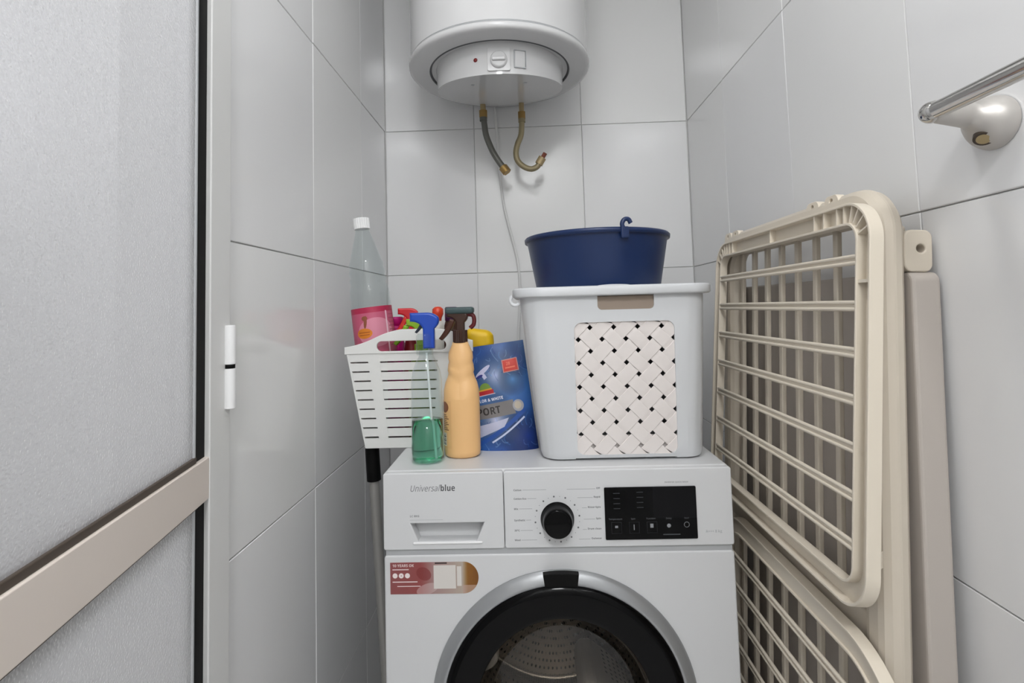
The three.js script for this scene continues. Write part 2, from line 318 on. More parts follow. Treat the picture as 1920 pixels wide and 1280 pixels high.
  put('rating_print', ...print(0.291, 0.330, 0.739, 0.747, 512, (c, w, h) => { c.fillStyle = '#b0b3b5'; c.font = 'bold 80px sans-serif'; c.fillText('A+++ 8 kg', 6, h * 0.85); }), cp);
  // sticker (the square code on it is left blank)
  {
    const x0 = -0.2487, x1 = -0.0968, y0 = 0.6455, y1 = 0.698, r = (y1 - y0) / 2, s = new THREE.Shape();
    s.moveTo(x0, y0); s.lineTo(x1 - r, y0); s.absarc(x1 - r, y0 + r, r, -Math.PI / 2, Math.PI / 2); s.lineTo(x0, y1); s.closePath();
    put('sticker', planarUV(new THREE.ExtrudeGeometry(s, { depth: 0.0006, bevelEnabled: false, curveSegments: 24 }).translate(0, 0, -WD), x0, x1, y0, y1), std('#ffffff', 0.35, { map: canvasTex(1024, 354, (c, w, h) => {
      const g = c.createLinearGradient(0, 0, w, 0); g.addColorStop(0, '#8e4f50'); g.addColorStop(0.35, '#934a48'); g.addColorStop(0.5, '#a58784'); g.addColorStop(0.82, '#b7a99b'); g.addColorStop(0.88, '#8a5a1c'); g.addColorStop(1, '#7a4a12');
      c.fillStyle = g; c.fillRect(0, 0, w, h);
      c.fillStyle = 'rgba(120,40,40,.55)'; c.beginPath(); c.ellipse(390, 130, 90, 70, 0.5, 0, 7); c.fill(); c.fillStyle = 'rgba(210,190,188,.5)'; c.beginPath(); c.ellipse(430, 300, 130, 60, -0.3, 0, 7); c.fill();
      c.fillStyle = 'rgba(190,160,150,.7)'; c.fillRect(840, 260, 184, 94); c.fillStyle = '#3a2c2a'; c.fillRect(520, 4, 140, 16);
      c.fillStyle = '#e8d8d6'; c.font = 'bold 42px sans-serif'; c.fillText('10 YEARS OK', 26, 50); c.fillRect(26, 74, 190, 11); c.fillRect(26, 212, 290, 11); c.fillRect(80, 262, 270, 9);
      for (let i = 0; i < 3; i++) { c.fillStyle = '#f0e4e2'; c.beginPath(); c.arc(56 + i * 72, 148, 29, 0, 7); c.fill(); c.fillStyle = '#8e4f50'; c.font = 'bold 34px sans-serif'; c.textAlign = 'center'; c.fillText(['✓', '+', '●'][i], 56 + i * 72, 160); c.textAlign = 'left'; }
      c.fillStyle = '#ddd8d2'; c.fillRect(505, 36, 256, 262); c.fillRect(775, 50, 52, 220);
    }) }), t, 'red-brown oblong sticker with a rounded end');
  }
  // porthole door: lathe profiles (radius, distance in front of the panel)
  const turn = (pts, seg = 96) => lathe(pts, seg).rotateX(Math.PI / 2).translate(CX, CY, -WD);
  const door = put('door', turn([[0.2, -0.015], [0.2, 0.010], [0.2035, 0.0125], [0.208, 0.0125], [0.2185, 0.008], [0.2237, 0.0025], [0.2237, 0], [0.2, -0.015]]), M.silver);
  put('door_ring', turn([[0.147, -0.01], [0.147, 0.010], [0.149, 0.0125], [0.156, 0.0145], [0.186, 0.019], [0.193, 0.0195], [0.2005, 0.016], [0.2035, 0.011], [0.2035, 0.0], [0.147, -0.01]]), M.black, door, 'glossy black ring round the window');
  put('door_glass', turn([[0.1472, 0.010], [0.144, 0.0], [0.138, -0.02], [0.122, -0.042], [0.09, -0.056], [0.045, -0.062], [0, -0.063]]), std('#f2eee8', 0.03, { transmission: 1, thickness: 0, ior: 1.5 }), door);
  { // black latch block in the ring
    const s = new THREE.Shape(); const a0 = Math.PI / 2 - 0.136, a1 = Math.PI / 2 + 0.136; s.absarc(0, 0, 0.2228, a0, a1); s.absarc(0, 0, 0.2015, a1, a0, true); s.closePath();
    put('door_latch', extrude(s, 0.016, 0.001, 16).translate(CX, CY, -WD - 0.0005), M.blackMatte, door, 'black grip block at the top of the ring');
  }
  put('gasket', turn([[0.205, -0.02], [0.2, -0.012], [0.185, -0.02], [0.162, -0.04], [0.158, -0.09], [0.17, -0.1], [0.2, -0.1], [0.205, -0.02]]), M.rubber);
  const dots = (n, size) => canvasTex(n, n, (c) => { c.fillStyle = '#b8b3ad'; c.fillRect(0, 0, n, n); c.fillStyle = '#161412'; for (let i = 0; i < size; i++) for (let j = 0; j < size; j++) { c.beginPath(); c.arc((i + (j % 2 ? 0.75 : 0.25)) * n / size, (j + 0.5) * n / size, n / size * 0.2, 0, 7); c.fill(); } });
  const dt = dots(512, 8); dt.wrapS = dt.wrapT = THREE.RepeatWrapping; dt.repeat.set(16, 5);
  const drum = put('drum', turn([[0.235, -0.1], [0.235, -0.40], [0.225, -0.42], [0.0, -0.43]], 96), std('#e8e2da', 0.25, { metalness: 0.7, map: dt, side: THREE.DoubleSide }));
  put('drum_front', turn([[0.172, -0.1], [0.205, -0.115], [0.235, -0.10]], 96), M.steel, drum);
  const lt = dots(256, 7);
  for (const a of [0.56, 0.56 + 2.094, 0.56 + 4.189]) { // lifter paddles
    const s = new THREE.Shape(); s.moveTo(-0.06, 0.236); s.quadraticCurveTo(-0.045, 0.17, -0.02, 0.128); s.quadraticCurveTo(0, 0.108, 0.02, 0.128); s.quadraticCurveTo(0.045, 0.17, 0.06, 0.236); s.closePath();
    const g = planarUV(extrude(s, 0.24, 0.006, 8), -0.05, 0.05, 0.14, 0.24); const p = g.attributes.position, uv = g.attributes.uv;
    for (let i = 0; i < p.count; i++) uv.setXY(i, p.getZ(i) / 0.1, (p.getY(i) - 0.15) / 0.1);
    put('drum_paddle', g.translate(0, 0, -0.36).rotateZ(-a).translate(CX, CY, -WD), std('#ffffff', 0.3, { metalness: 0.1, map: lt }), drum);
  }
}

// ---------------------------------------------------------------- water heater with its hoses and cord
const HX = -0.0535, HD = 1.366;
{
  const t = thing('water_heater', 'white cylindrical electric water heater hanging high on the back wall', 'water heater', [HX, 1.671, HD]);
  const put = (n, g, m, p = t, l) => addw(n, g, m, p, l);
  const at = g => g.translate(HX, 0, -HD);
  put('tank', at(lathe([[0, 1.7645], [0.2275, 1.7645], [0.2295, 1.766], [0.2295, 2.36], [0.222, 2.385], [0.19, 2.4], [0, 2.405]], 96)), M.enamel);
  put('seam_ring', at(lathe([[0.21, 1.7595], [0.2285, 1.7595], [0.2285, 1.766], [0.21, 1.766]], 96)), M.seam);
  put('lower_cap', at(lathe([[0.05, 1.758], [0.05, 1.746], [0.176, 1.746], [0.180, 1.7425], [0.222, 1.7425], [0.2295, 1.7435], [0.2335, 1.748], [0.234, 1.753], [0.233, 1.7585], [0.2295, 1.761], [0.2, 1.761]], 96)), M.enamel);
  put('cover_gap', at(lathe([[0.1765, 1.7455], [0.1785, 1.7415], [0.1815, 1.7415], [0.183, 1.7435]], 96)), std('#5c5d5f', 0.6));
  // control cover: a drum whose underside rises towards the wall
  const cv = (() => { const g = new THREE.CylinderGeometry(0.1655, 0.162, 0.08, 96, 8).translate(0, 1.71, 0); const p = g.attributes.position;
    for (let i = 0; i < p.count; i++) { const k = (p.getY(i) - 1.67) / 0.08, low = 1.671 + (0.162 - p.getZ(i)) * 0.158, y = low + (1.748 - low) * k; p.setY(i, y); }
    g.computeVertexNormals(); return toCreasedNormals(g, 0.5); })();
  const cover = put('control_cover', at(cv), std('#d6d6d6', 0.1));
  const front = (x, y, out = 0) => { const a = Math.asin((x - HX) / 0.1645), r = 0.1635 + out; return [a, P(HX + r * Math.sin(a), y, HD - r * Math.cos(a))]; };
  const onDrum = (g, x, y, out = 0) => { const [a, p] = front(x, y, out); return g.rotateY(a).translate(p.x, p.y, p.z); };
  put('indicator_light', onDrum(lathe([[0, 0.003], [0.003, 0.0025], [0.0048, 0.001], [0.005, -0.002]], 24).rotateX(Math.PI / 2), -0.1035, 1.7085), std('#7a1512', 0.25), cover, 'dark red indicator light');
  put('dial_plate', onDrum(extrude(rrectShape(-0.0265, 0.0265, -0.0275, 0.0275, 0.004), 0.005, 0.001).translate(0, 0, -0.003), -0.0485, 1.705), std('#dadada', 0.15), cover);
  put('dial_knob', onDrum(merge([lathe([[0, 0.008], [0.016, 0.0075], [0.0195, 0.003], [0.02, -0.001]], 40).rotateX(Math.PI / 2), new RoundedBoxGeometry(0.032, 0.008, 0.012, 3, 0.003).translate(0, -0.002, 0.008)]), -0.0485, 1.703, 0.003), std('#dadada', 0.2), cover);
  put('switch_frame', onDrum(extrude((() => { const s = rrectShape(-0.015, 0.015, -0.0215, 0.0215, 0.002); s.holes.push(rrectShape(-0.0132, 0.0132, -0.0195, 0.0195, 0.001, THREE.Path)); return s; })(), 0.004).translate(0, 0, -0.0015), 0.001, 1.7075), M.grey, cover);
  put('rocker_switch', onDrum(new RoundedBoxGeometry(0.0255, 0.038, 0.005, 2, 0.0012).rotateX(0.06).translate(0, 0, -0.001), 0.001, 1.7075), std('#d6d6d6', 0.2), cover);
  for (const x of [-0.118, 0.012]) put('screw', lathe([[0, -0.0015], [0.0045, -0.001], [0.005, 0.002]], 16).translate(x, 1.671 + (0.162 - (HD - 1.29) * -1 - 0.076 * 2) * 0.0 + 0.0136, -1.29), M.seam, cover);
  put('wall_bracket', box(HX - 0.12, HX + 0.12, 1.95, 2.05, HD + 0.19, DB - 0.0005, 0.004), M.grey);
}
{
  const hx = HX;
  const hose = (name, label, pts, mat, endMat, endLabel, r) => {
    const t = thing(name, label, 'hose', [pts[0][0], pts[0][1], pts[0][2]], 'flexible hoses under the water heater'), v = pts.map(p => P(...p));
    addw('braided_tube', tube(v.slice(1), r, 60, 14), mat, t);
    addw('pipe_nipple', rod(P(pts[0][0], 1.744, pts[0][2]), v[1], r * 0.9), M.brassDull, t);
    addw('nut', new THREE.CylinderGeometry(r * 1.45, r * 1.45, 0.02, 6).translate(v[1].x, v[1].y + 0.008, v[1].z), M.brass, t, 'hexagonal brass nut at the upper end');
    addw('collar', new THREE.CylinderGeometry(r * 1.2, r * 1.25, 0.012, 18).translate(v[1].x, v[1].y - 0.006, v[1].z), mat, t);
    const e = v[v.length - 1], q = v[v.length - 2], dir = e.clone().sub(q).normalize();
    addw('end_nut', rod(e.clone().addScaledVector(dir, -0.006), e.clone().addScaledVector(dir, 0.015), r * 1.5, 6), endMat, t, endLabel);
    return [t, e, dir];
  };
  hose('hose', 'grey braided hose hanging under the heater, ending in a dark brass nut', [[-0.1109, 1.7319, 1.5100], [-0.1099, 1.6826, 1.5100], [-0.1073, 1.6590, 1.5100], [-0.1037, 1.6303, 1.5100], [-0.0945, 1.6015, 1.5079], [-0.0832, 1.5748, 1.5059], [-0.0647, 1.5429, 1.5028], [-0.0534, 1.5265, 1.4997]], M.braid, M.brass, null, 0.0088);
  const [t2, e2, d2] = hose('hose', 'tan hose curling up like a hook under the heater, with a rusty red tip', [[0.0010, 1.7319, 1.5100], [0.0010, 1.6744, 1.5100], [0.0000, 1.6487, 1.5100], [-0.0031, 1.6231, 1.5090], [-0.0134, 1.5974, 1.5069], [-0.0185, 1.5717, 1.5049], [-0.0139, 1.5481, 1.5018], [0.0031, 1.5296, 1.4987], [0.0247, 1.5214, 1.4956], [0.0411, 1.5275, 1.4936], [0.0483, 1.5388, 1.4925]], M.braidTan, M.brassDull, null, 0.0082);
  addw('tip', rod(e2.clone().addScaledVector(d2, 0.013), e2.clone().addScaledVector(d2, 0.03), 0.006, 12), M.rust, t2, 'rusty red tip');
  solo('power_cord', tube([P(-0.086, 1.80, 1.602), P(-0.080, 1.72, 1.602), P(-0.0745, 1.62, 1.602), P(-0.070, 1.53, 1.602), P(-0.061, 1.44, 1.602), P(-0.044, 1.36, 1.602), P(-0.027, 1.285, 1.602), P(-0.020, 1.22, 1.602), P(-0.021, 1.15, 1.602), P(-0.028, 1.05, 1.602), P(-0.035, 0.9, 1.602), P(-0.03, 0.7, 1.602)], 0.0042, 120, 10), M.cord, 'thin white power cord running down the back wall from the heater', 'cord');
}

// ---------------------------------------------------------------- towel bar on the right wall
{
  const t = thing('towel_bar', 'chrome towel bar fixed to the right tiled wall', 'towel bar', [XR, 1.315, 0.57]);
  const put = (n, g, m, l, p = t) => addw(n, g, m, p, l);
  const BX = 0.424, BY = 1.319;
  for (const d0 of [0.575, 0.03]) {
    // horn-shaped bracket: from an oval rosette on the wall to the round bar end
    const rings = []; const n = 14;
    for (let i = 0; i <= n; i++) {
      const u = i / n, e = Math.sqrt(Math.max(0, 1 - Math.pow(u / 0.42, 2))), arm = 0.0112 + 0.0045 * (1 - u), x = XR - 0.001 - u * (XR - BX - 0.001);
      rings.push([x, BY - 0.008 * e, d0 - 0.025 * u - 0.004 * e, Math.max(arm, 0.028 * e), Math.max(arm, 0.031 * e)]);
    }
    const pos = [], idx = [], m = 40;
    for (const [x, y, d, ry, rz] of rings) for (let k = 0; k < m; k++) { const a = k / m * 2 * Math.PI; pos.push(x, y + ry * Math.cos(a), -d + rz * Math.sin(a)); }
    for (let k = 0; k < n; k++) for (let i = 0; i < m; i++) { const a = k * m + i, b = k * m + (i + 1) % m; idx.push(a, b, a + m, b, b + m, a + m); }
    const c = pos.length / 3; pos.push(BX - 0.004, BY, -(d0 - 0.025)); for (let i = 0; i < m; i++) idx.push(n * m + i, n * m + (i + 1) % m, c);
    const g = new THREE.BufferGeometry(); g.setAttribute('position', new THREE.Float32BufferAttribute(pos, 3)); g.setIndex(idx); g.computeVertexNormals();
    const b = put('bracket', g, M.satin);
    const dir = new THREE.Vector3(-0.45, -0.8, 0.4).normalize(), c0 = P(XR - 0.0205, BY - 0.0235, d0 - 0.012);
    put('grub_hole', rod(c0.clone().addScaledVector(dir, -0.006), c0.clone().addScaledVector(dir, 0.0050), 0.0088, 24), M.bead, 'dark recess under the bracket', b);
    put('grub_screw', rod(c0.clone().addScaledVector(dir, -0.006), c0.clone().addScaledVector(dir, 0.0056), 0.0062, 20), M.brassDull, 'brassy grub screw in the recess', b);
  }
  put('bar', rod(P(BX, BY, 0.556), P(BX, BY, -0.01), 0.0088, 32), M.chrome);
  put('end_cap', new THREE.SphereGeometry(0.0112, 28, 18).scale(1, 1, 1.15).translate(BX, BY, -0.552), M.chrome);
}

// ---------------------------------------------------------------- laundry basket and bucket
{
  const t = thing('laundry_basket', 'white plastic laundry basket with a woven front panel, on the washing machine', 'laundry basket', [0.163, WTOP, 1.115]);
  const put = (n, g, m, p = t, l) => addw(n, g, m, p, l);
  const cxB = 0.1675, cxT = 0.157, cdB = 1.108, cdT = 1.118, yb = WTOP, yt = 1.152;
  const hwB = 0.149, hwT = 0.1715, hdB = 0.124, hdT = 0.152, th = 0.005;
  const L = (k, o, y) => [hwB + (hwT - hwB) * k - o, hdB + (hdT - hdB) * k - o, 0.035 + 0.01 * k - o * 0.8, y, cxB + (cxT - cxB) * k, -(cdB + (cdT - cdB) * k)];
  const tub = loft([L(0, 0.012, yb), L(0, 0.003, yb + 0.003), L(0.02, 0, yb + 0.012), L(0.35, 0, yb + 0.35 * (yt - yb)), L(0.7, 0, yb + 0.7 * (yt - yb)), L(1, 0, yt), L(1, th, yt), L(0.02, th, yb + 0.008), L(0.02, 0.02, yb + 0.006)]);
  const frontD = y => { const k = (y - yb) / (yt - yb); return cdB - hdB + ((cdT - hdT) - (cdB - hdB)) * k; };
  const WX = [0.0835, 0.2635], WY = [0.8605, 1.0995];
  const win = extrude(rrectShape(WX[0], WX[1], WY[0], WY[1], 0.014), 0.06).translate(0, 0, -1.02);
  const grip = extrude(rrectShape(0.127, 0.2285, 1.1215, 1.16, 0.008), 0.06).translate(0, 0, -1.0);
  const arch = box(0.08, 0.262, yb - 0.01, yb + 0.0045, 0.9, 1.02);
  put('tub', toCreasedNormals(minus(tub, win, grip, arch), 0.6), M.basket);
  const T = (o, y) => { const r = L(1, o, y); return r; };
  put('rim', loft([T(0.004, 1.147), T(-0.009, 1.147), T(-0.0125, 1.150), T(-0.0125, 1.162), T(-0.010, 1.165), T(0.004, 1.165), T(0.007, 1.161), T(0.007, 1.150)].concat([T(0.004, 1.147)]).slice(0, 8)), M.basket);
  put('lid', loft([T(0.0065, 1.150), T(0.0065, 1.157), T(0.03, 1.1575)]), M.basket);
  put('handle_grip', box(0.126, 0.2295, 1.119, 1.1465, frontD(1.13) + 0.004, frontD(1.13) + 0.009, 0.002), M.taupe, t, 'taupe insert in the grip opening');
  put('handle_boss', new THREE.SphereGeometry(0.03, 24, 12).scale(1, 0.08, 0.3).translate(0.157, 1.1648, -0.965), M.basket);
  put('rim_clip', (() => { const g = new THREE.TorusGeometry(0.009, 0.0032, 10, 20, Math.PI * 1.1).rotateZ(2.2).translate(-0.0215, 1.143, -0.985); return g; })(), M.basket);
  // woven panel: crossing strips, over and under, at 45 degrees
  const weave = new THREE.Group(); weave.name = 'woven_panel'; t.add(weave);
  const lean = Math.atan((frontD(WY[0]) - frontD(WY[1])) / (WY[1] - WY[0]));
  weave.position.copy(P((WX[0] + WX[1]) / 2, (WY[0] + WY[1]) / 2, frontD((WY[0] + WY[1]) / 2) + 0.0035)).sub(t.position); weave.rotation.x = lean;
  const p = 0.0304, gap = 0.0070, w = p - gap;
  const strip = (() => {                              // one arched visible length of strip
    const len = p + gap + 0.001, n = 8, pos = [], idx = [];
    for (let i = 0; i <= n; i++) { const u = i / n - 0.5, z = 0.0022 * Math.cos(u * Math.PI) - 0.0012, b = 0.0007;
      for (const [x, dz] of [[-w / 2, -0.0016], [-w / 2, -b], [-w / 2 + b, 0], [w / 2 - b, 0], [w / 2, -b], [w / 2, -0.0016]]) pos.push(x, u * len, z + dz); }
    for (let i = 0; i < n; i++) for (let k = 0; k < 6; k++) { const a = i * 6 + k, c = i * 6 + (k + 1) % 6; idx.push(a, c, a + 6, c, c + 6, a + 6); }
    idx.push(0, 5, 4, 0, 4, 1, 1, 4, 3, 1, 3, 2); const e = n * 6; idx.push(e, e + 4, e + 5, e, e + 1, e + 4, e + 1, e + 3, e + 4, e + 1, e + 2, e + 3);
    const g = new THREE.BufferGeometry(); g.setAttribute('position', new THREE.Float32BufferAttribute(pos, 3)); g.setIndex(idx); g.computeVertexNormals(); return toCreasedNormals(g, 0.5);
  })();
  const hw = (WX[1] - WX[0]) / 2, hh = (WY[1] - WY[0]) / 2, r2 = Math.SQRT1_2;
  for (let i = -12; i <= 12; i++) for (let j = -12; j <= 12; j++) {
    const x = (i - j) * p * r2 + 0.0035, y = (i + j) * p * r2 - 0.0190, half = (p + gap) * 0.75, turnZ = (i + j) % 2 ? Math.PI / 4 : -Math.PI / 4;
    if (Math.abs(x) > hw + 0.018 || Math.abs(y) > hh + 0.018) continue;
    if (Math.abs(x) < hw - half && Math.abs(y) < hh - half) { const m = add('weave_strip', strip, M.weave, weave); m.position.set(x, y, 0); m.rotation.z = turnZ; continue; }
    const g = strip.clone().rotateZ(turnZ).translate(x, y, 0), q = g.attributes.position;   // trimmed at the edge of the panel
    for (let k = 0; k < q.count; k++) q.setXY(k, Math.max(-hw - 0.001, Math.min(hw + 0.001, q.getX(k))), Math.max(-hh - 0.0005, Math.min(hh + 0.001, q.getY(k))));
    add('weave_strip', g, M.weave, weave);
  }
  put('panel_lining', box(WX[0] - 0.004, WX[1] + 0.004, 0.857, 0.893, frontD(0.86) + 0.010, frontD(0.86) + 0.013), M.weave);

  const b = thing('bucket', 'round navy blue plastic bucket standing on top of the white laundry basket', 'bucket', [0.150, 1.1575, 1.128]);
  const Y0 = 1.1578, Y1 = 1.2735;
  const bk = n => n.translate(0.150, 0, -1.128);
  addw('bowl', bk(lathe([[0, Y0], [0.122, Y0], [0.1275, Y0 + 0.004], [0.1455, Y1 - 0.009], [0.1505, Y1 - 0.010], [0.1512, Y1 - 0.003], [0.1485, Y1], [0.1435, Y1 - 0.001], [0.125, Y0 + 0.006], [0, Y0 + 0.005]], 96)), M.navy, b);
  const lug = (a) => { // an ear with a hooked handle end
    const g = merge([tube([P(0, 0, 0), P(-0.004, 0.010, 0), P(0.001, 0.019, 0), P(0.009, 0.019, 0), P(0.013, 0.012, 0)].map(v => v.add(new THREE.Vector3(0, -0.006, 0))), 0.0042, 24, 10), new RoundedBoxGeometry(0.016, 0.022, 0.007, 3, 0.003).translate(0.001, -0.011, 0)]);
    return g.translate(0, 0, 0.1515).rotateY(a);
  };
  for (const a of [0.22, 0.22 + Math.PI]) addw('handle_lug', bk(lug(a).translate(0, Y1, 0)), M.navy, b);
}

// ---------------------------------------------------------------- bottles on the washing machine
function sprayHead(s = 1) {                             // nozzle towards -x, neck at the origin
  const sh = new THREE.Shape();
  sh.moveTo(0.0105, 0); sh.lineTo(0.0105, 0.036); sh.quadraticCurveTo(0.022, 0.046, 0.018, 0.057); sh.quadraticCurveTo(0.010, 0.066, -0.004, 0.066); sh.lineTo(-0.034, 0.066); sh.lineTo(-0.034, 0.050);
  sh.quadraticCurveTo(-0.016, 0.050, -0.0105, 0.036); sh.lineTo(-0.0105, 0); sh.closePath();
  return extrude(sh, 0.019, 0.004).translate(0, 0, -0.0095).scale(s, s, s);
}
function sprayTrigger(s = 1) {
  const sh = new THREE.Shape(); sh.moveTo(-0.012, 0.050); sh.quadraticCurveTo(-0.018, 0.034, -0.030, 0.020); sh.lineTo(-0.025, 0.017); sh.quadraticCurveTo(-0.010, 0.030, -0.004, 0.048); sh.closePath();
  return extrude(sh, 0.011, 0.002).translate(0, 0, -0.0055).scale(s, s, s);
}
const collar = (r, h) => { const n = 24, s = new THREE.Shape(); for (let i = 0; i < n * 2; i++) { const a = i / n * Math.PI, q = i % 2 ? r : r * 0.94; s[i ? 'lineTo' : 'moveTo'](q * Math.cos(a), q * Math.sin(a)); } s.closePath(); return extrude(s, h, 0.0008).rotateX(-Math.PI / 2); };
{ // clear bottle with green liquid and a blue head
  const t = thing('spray_bottle', 'clear spray bottle with green liquid and a blue trigger head', 'spray bottle', [-0.1925, WTOP, 1.006]);
  t.rotation.y = 0.05;
  add('bottle', lathe([[0, 0.001], [0.026, 0.001], [0.0298, 0.005], [0.0302, 0.03], [0.0292, 0.10], [0.0285, 0.15], [0.026, 0.166], [0.019, 0.184], [0.0135, 0.194], [0.0125, 0.206]], 48), M.clear, t, 'transparent bottle');
  add('liquid', lathe([[0, 0.0025], [0.025, 0.0025], [0.0286, 0.006], [0.029, 0.03], [0.0283, 0.076], [0, 0.076]], 48), M.greenLiquid, t);
  add('dip_tube', rod(new THREE.Vector3(0.012, 0.006, 0), new THREE.Vector3(0.001, 0.2, 0), 0.0022, 10), std('#e8eeec', 0.4), t);
  add('neck_sleeve', lathe([[0.0145, 0.196], [0.0165, 0.199], [0.0165, 0.232], [0.012, 0.236]], 32).translate(-0.002, 0, 0), M.clear, t);
  add('spray_head', sprayHead(1.02).translate(0.006, 0.208, 0), std('#1546b0', 0.35), t, 'blue spray head');
  add('trigger', sprayTrigger(0.75).translate(0.002, 0.224, 0), std('#101a2c', 0.5), t);
}
{ // peach bottle with a brown head
  const t = thing('spray_bottle', 'opaque peach-coloured spray bottle with a dark brown trigger head', 'spray bottle', [-0.1315, WTOP, 1.038]);
  t.rotation.y = -0.05;
  const g = lathe([[0, 0], [0.028, 0], [0.0335, 0.004], [0.0348, 0.012], [0.0348, 0.11], [0.0342, 0.125], [0.031, 0.139], [0.0262, 0.150], [0.0242, 0.158], [0.0258, 0.163], [0.0246, 0.174], [0.0228, 0.180], [0.0243, 0.186], [0.0232, 0.197], [0.0190, 0.206], [0.0165, 0.212], [0.0150, 0.2165], [0, 0.2165]], 64);
  { const p = g.attributes.position; for (let i = 0; i < p.count; i++) { const y = p.getY(i), x = p.getX(i), z = p.getZ(i); if (y > 0.12 && y < 0.2) p.setY(i, y - (z > 0 ? z : 0) * 0.55 * (1 - Math.abs(x) / 0.035)); p.setZ(i, z * 0.78); } g.computeVertexNormals(); }
  add('bottle', g, std('#f0c085', 0.32), t, 'peach-coloured bottle');
  const lab = new THREE.CylinderGeometry(0.0352, 0.0352, 0.088, 24, 1, true, 4.5, 1.3).scale(1, 1, 0.79).translate(0, 0.063, 0);
  add('label', lab, std('#ffffff', 0.4, { map: canvasTex(256, 512, (c, w, h) => { c.fillStyle = '#e9b87e'; c.fillRect(0, 0, w, h); c.fillStyle = '#8a5436'; c.beginPath(); c.ellipse(150, 70, 70, 60, 0, 0, 7); c.fill(); c.fillStyle = '#7c4a33'; for (let i = 0; i < 9; i++) c.fillRect(60, 150 + i * 20, 120 + (i % 3) * 20, 9); c.fillStyle = '#f2e6da'; c.fillRect(70, 350, 110, 140); c.fillStyle = '#1c1410'; for (let i = 0; i < 9; i++) c.fillRect(76, 356 + i * 14, 96, 4 + (i % 3) * 3); }) }), t);
  const brown = std('#3a2013', 0.35);
  add('collar', collar(0.0142, 0.024).translate(0, 0.2155, 0), brown, t);
  add('spray_head', sprayHead(0.78).translate(0.001, 0.226, 0), brown, t, 'dark brown spray head');
  add('head_cap', new RoundedBoxGeometry(0.056, 0.013, 0.022, 3, 0.005).translate(0.0, 0.2775, 0), std('#3d5152', 0.35), t, 'teal grey cap on the spray head');
  add('trigger', sprayTrigger(1.25).translate(-0.004, 0.199, 0), std('#46210f', 0.4), t);
  add('hook', tube([new THREE.Vector3(0.010, 0.270, 0), new THREE.Vector3(0.026, 0.267, 0), new THREE.Vector3(0.027, 0.250, 0), new THREE.Vector3(0.020, 0.243, 0)], 0.0042, 20, 8), std('#5e161a', 0.4), t, 'dark red rear of the head');
}
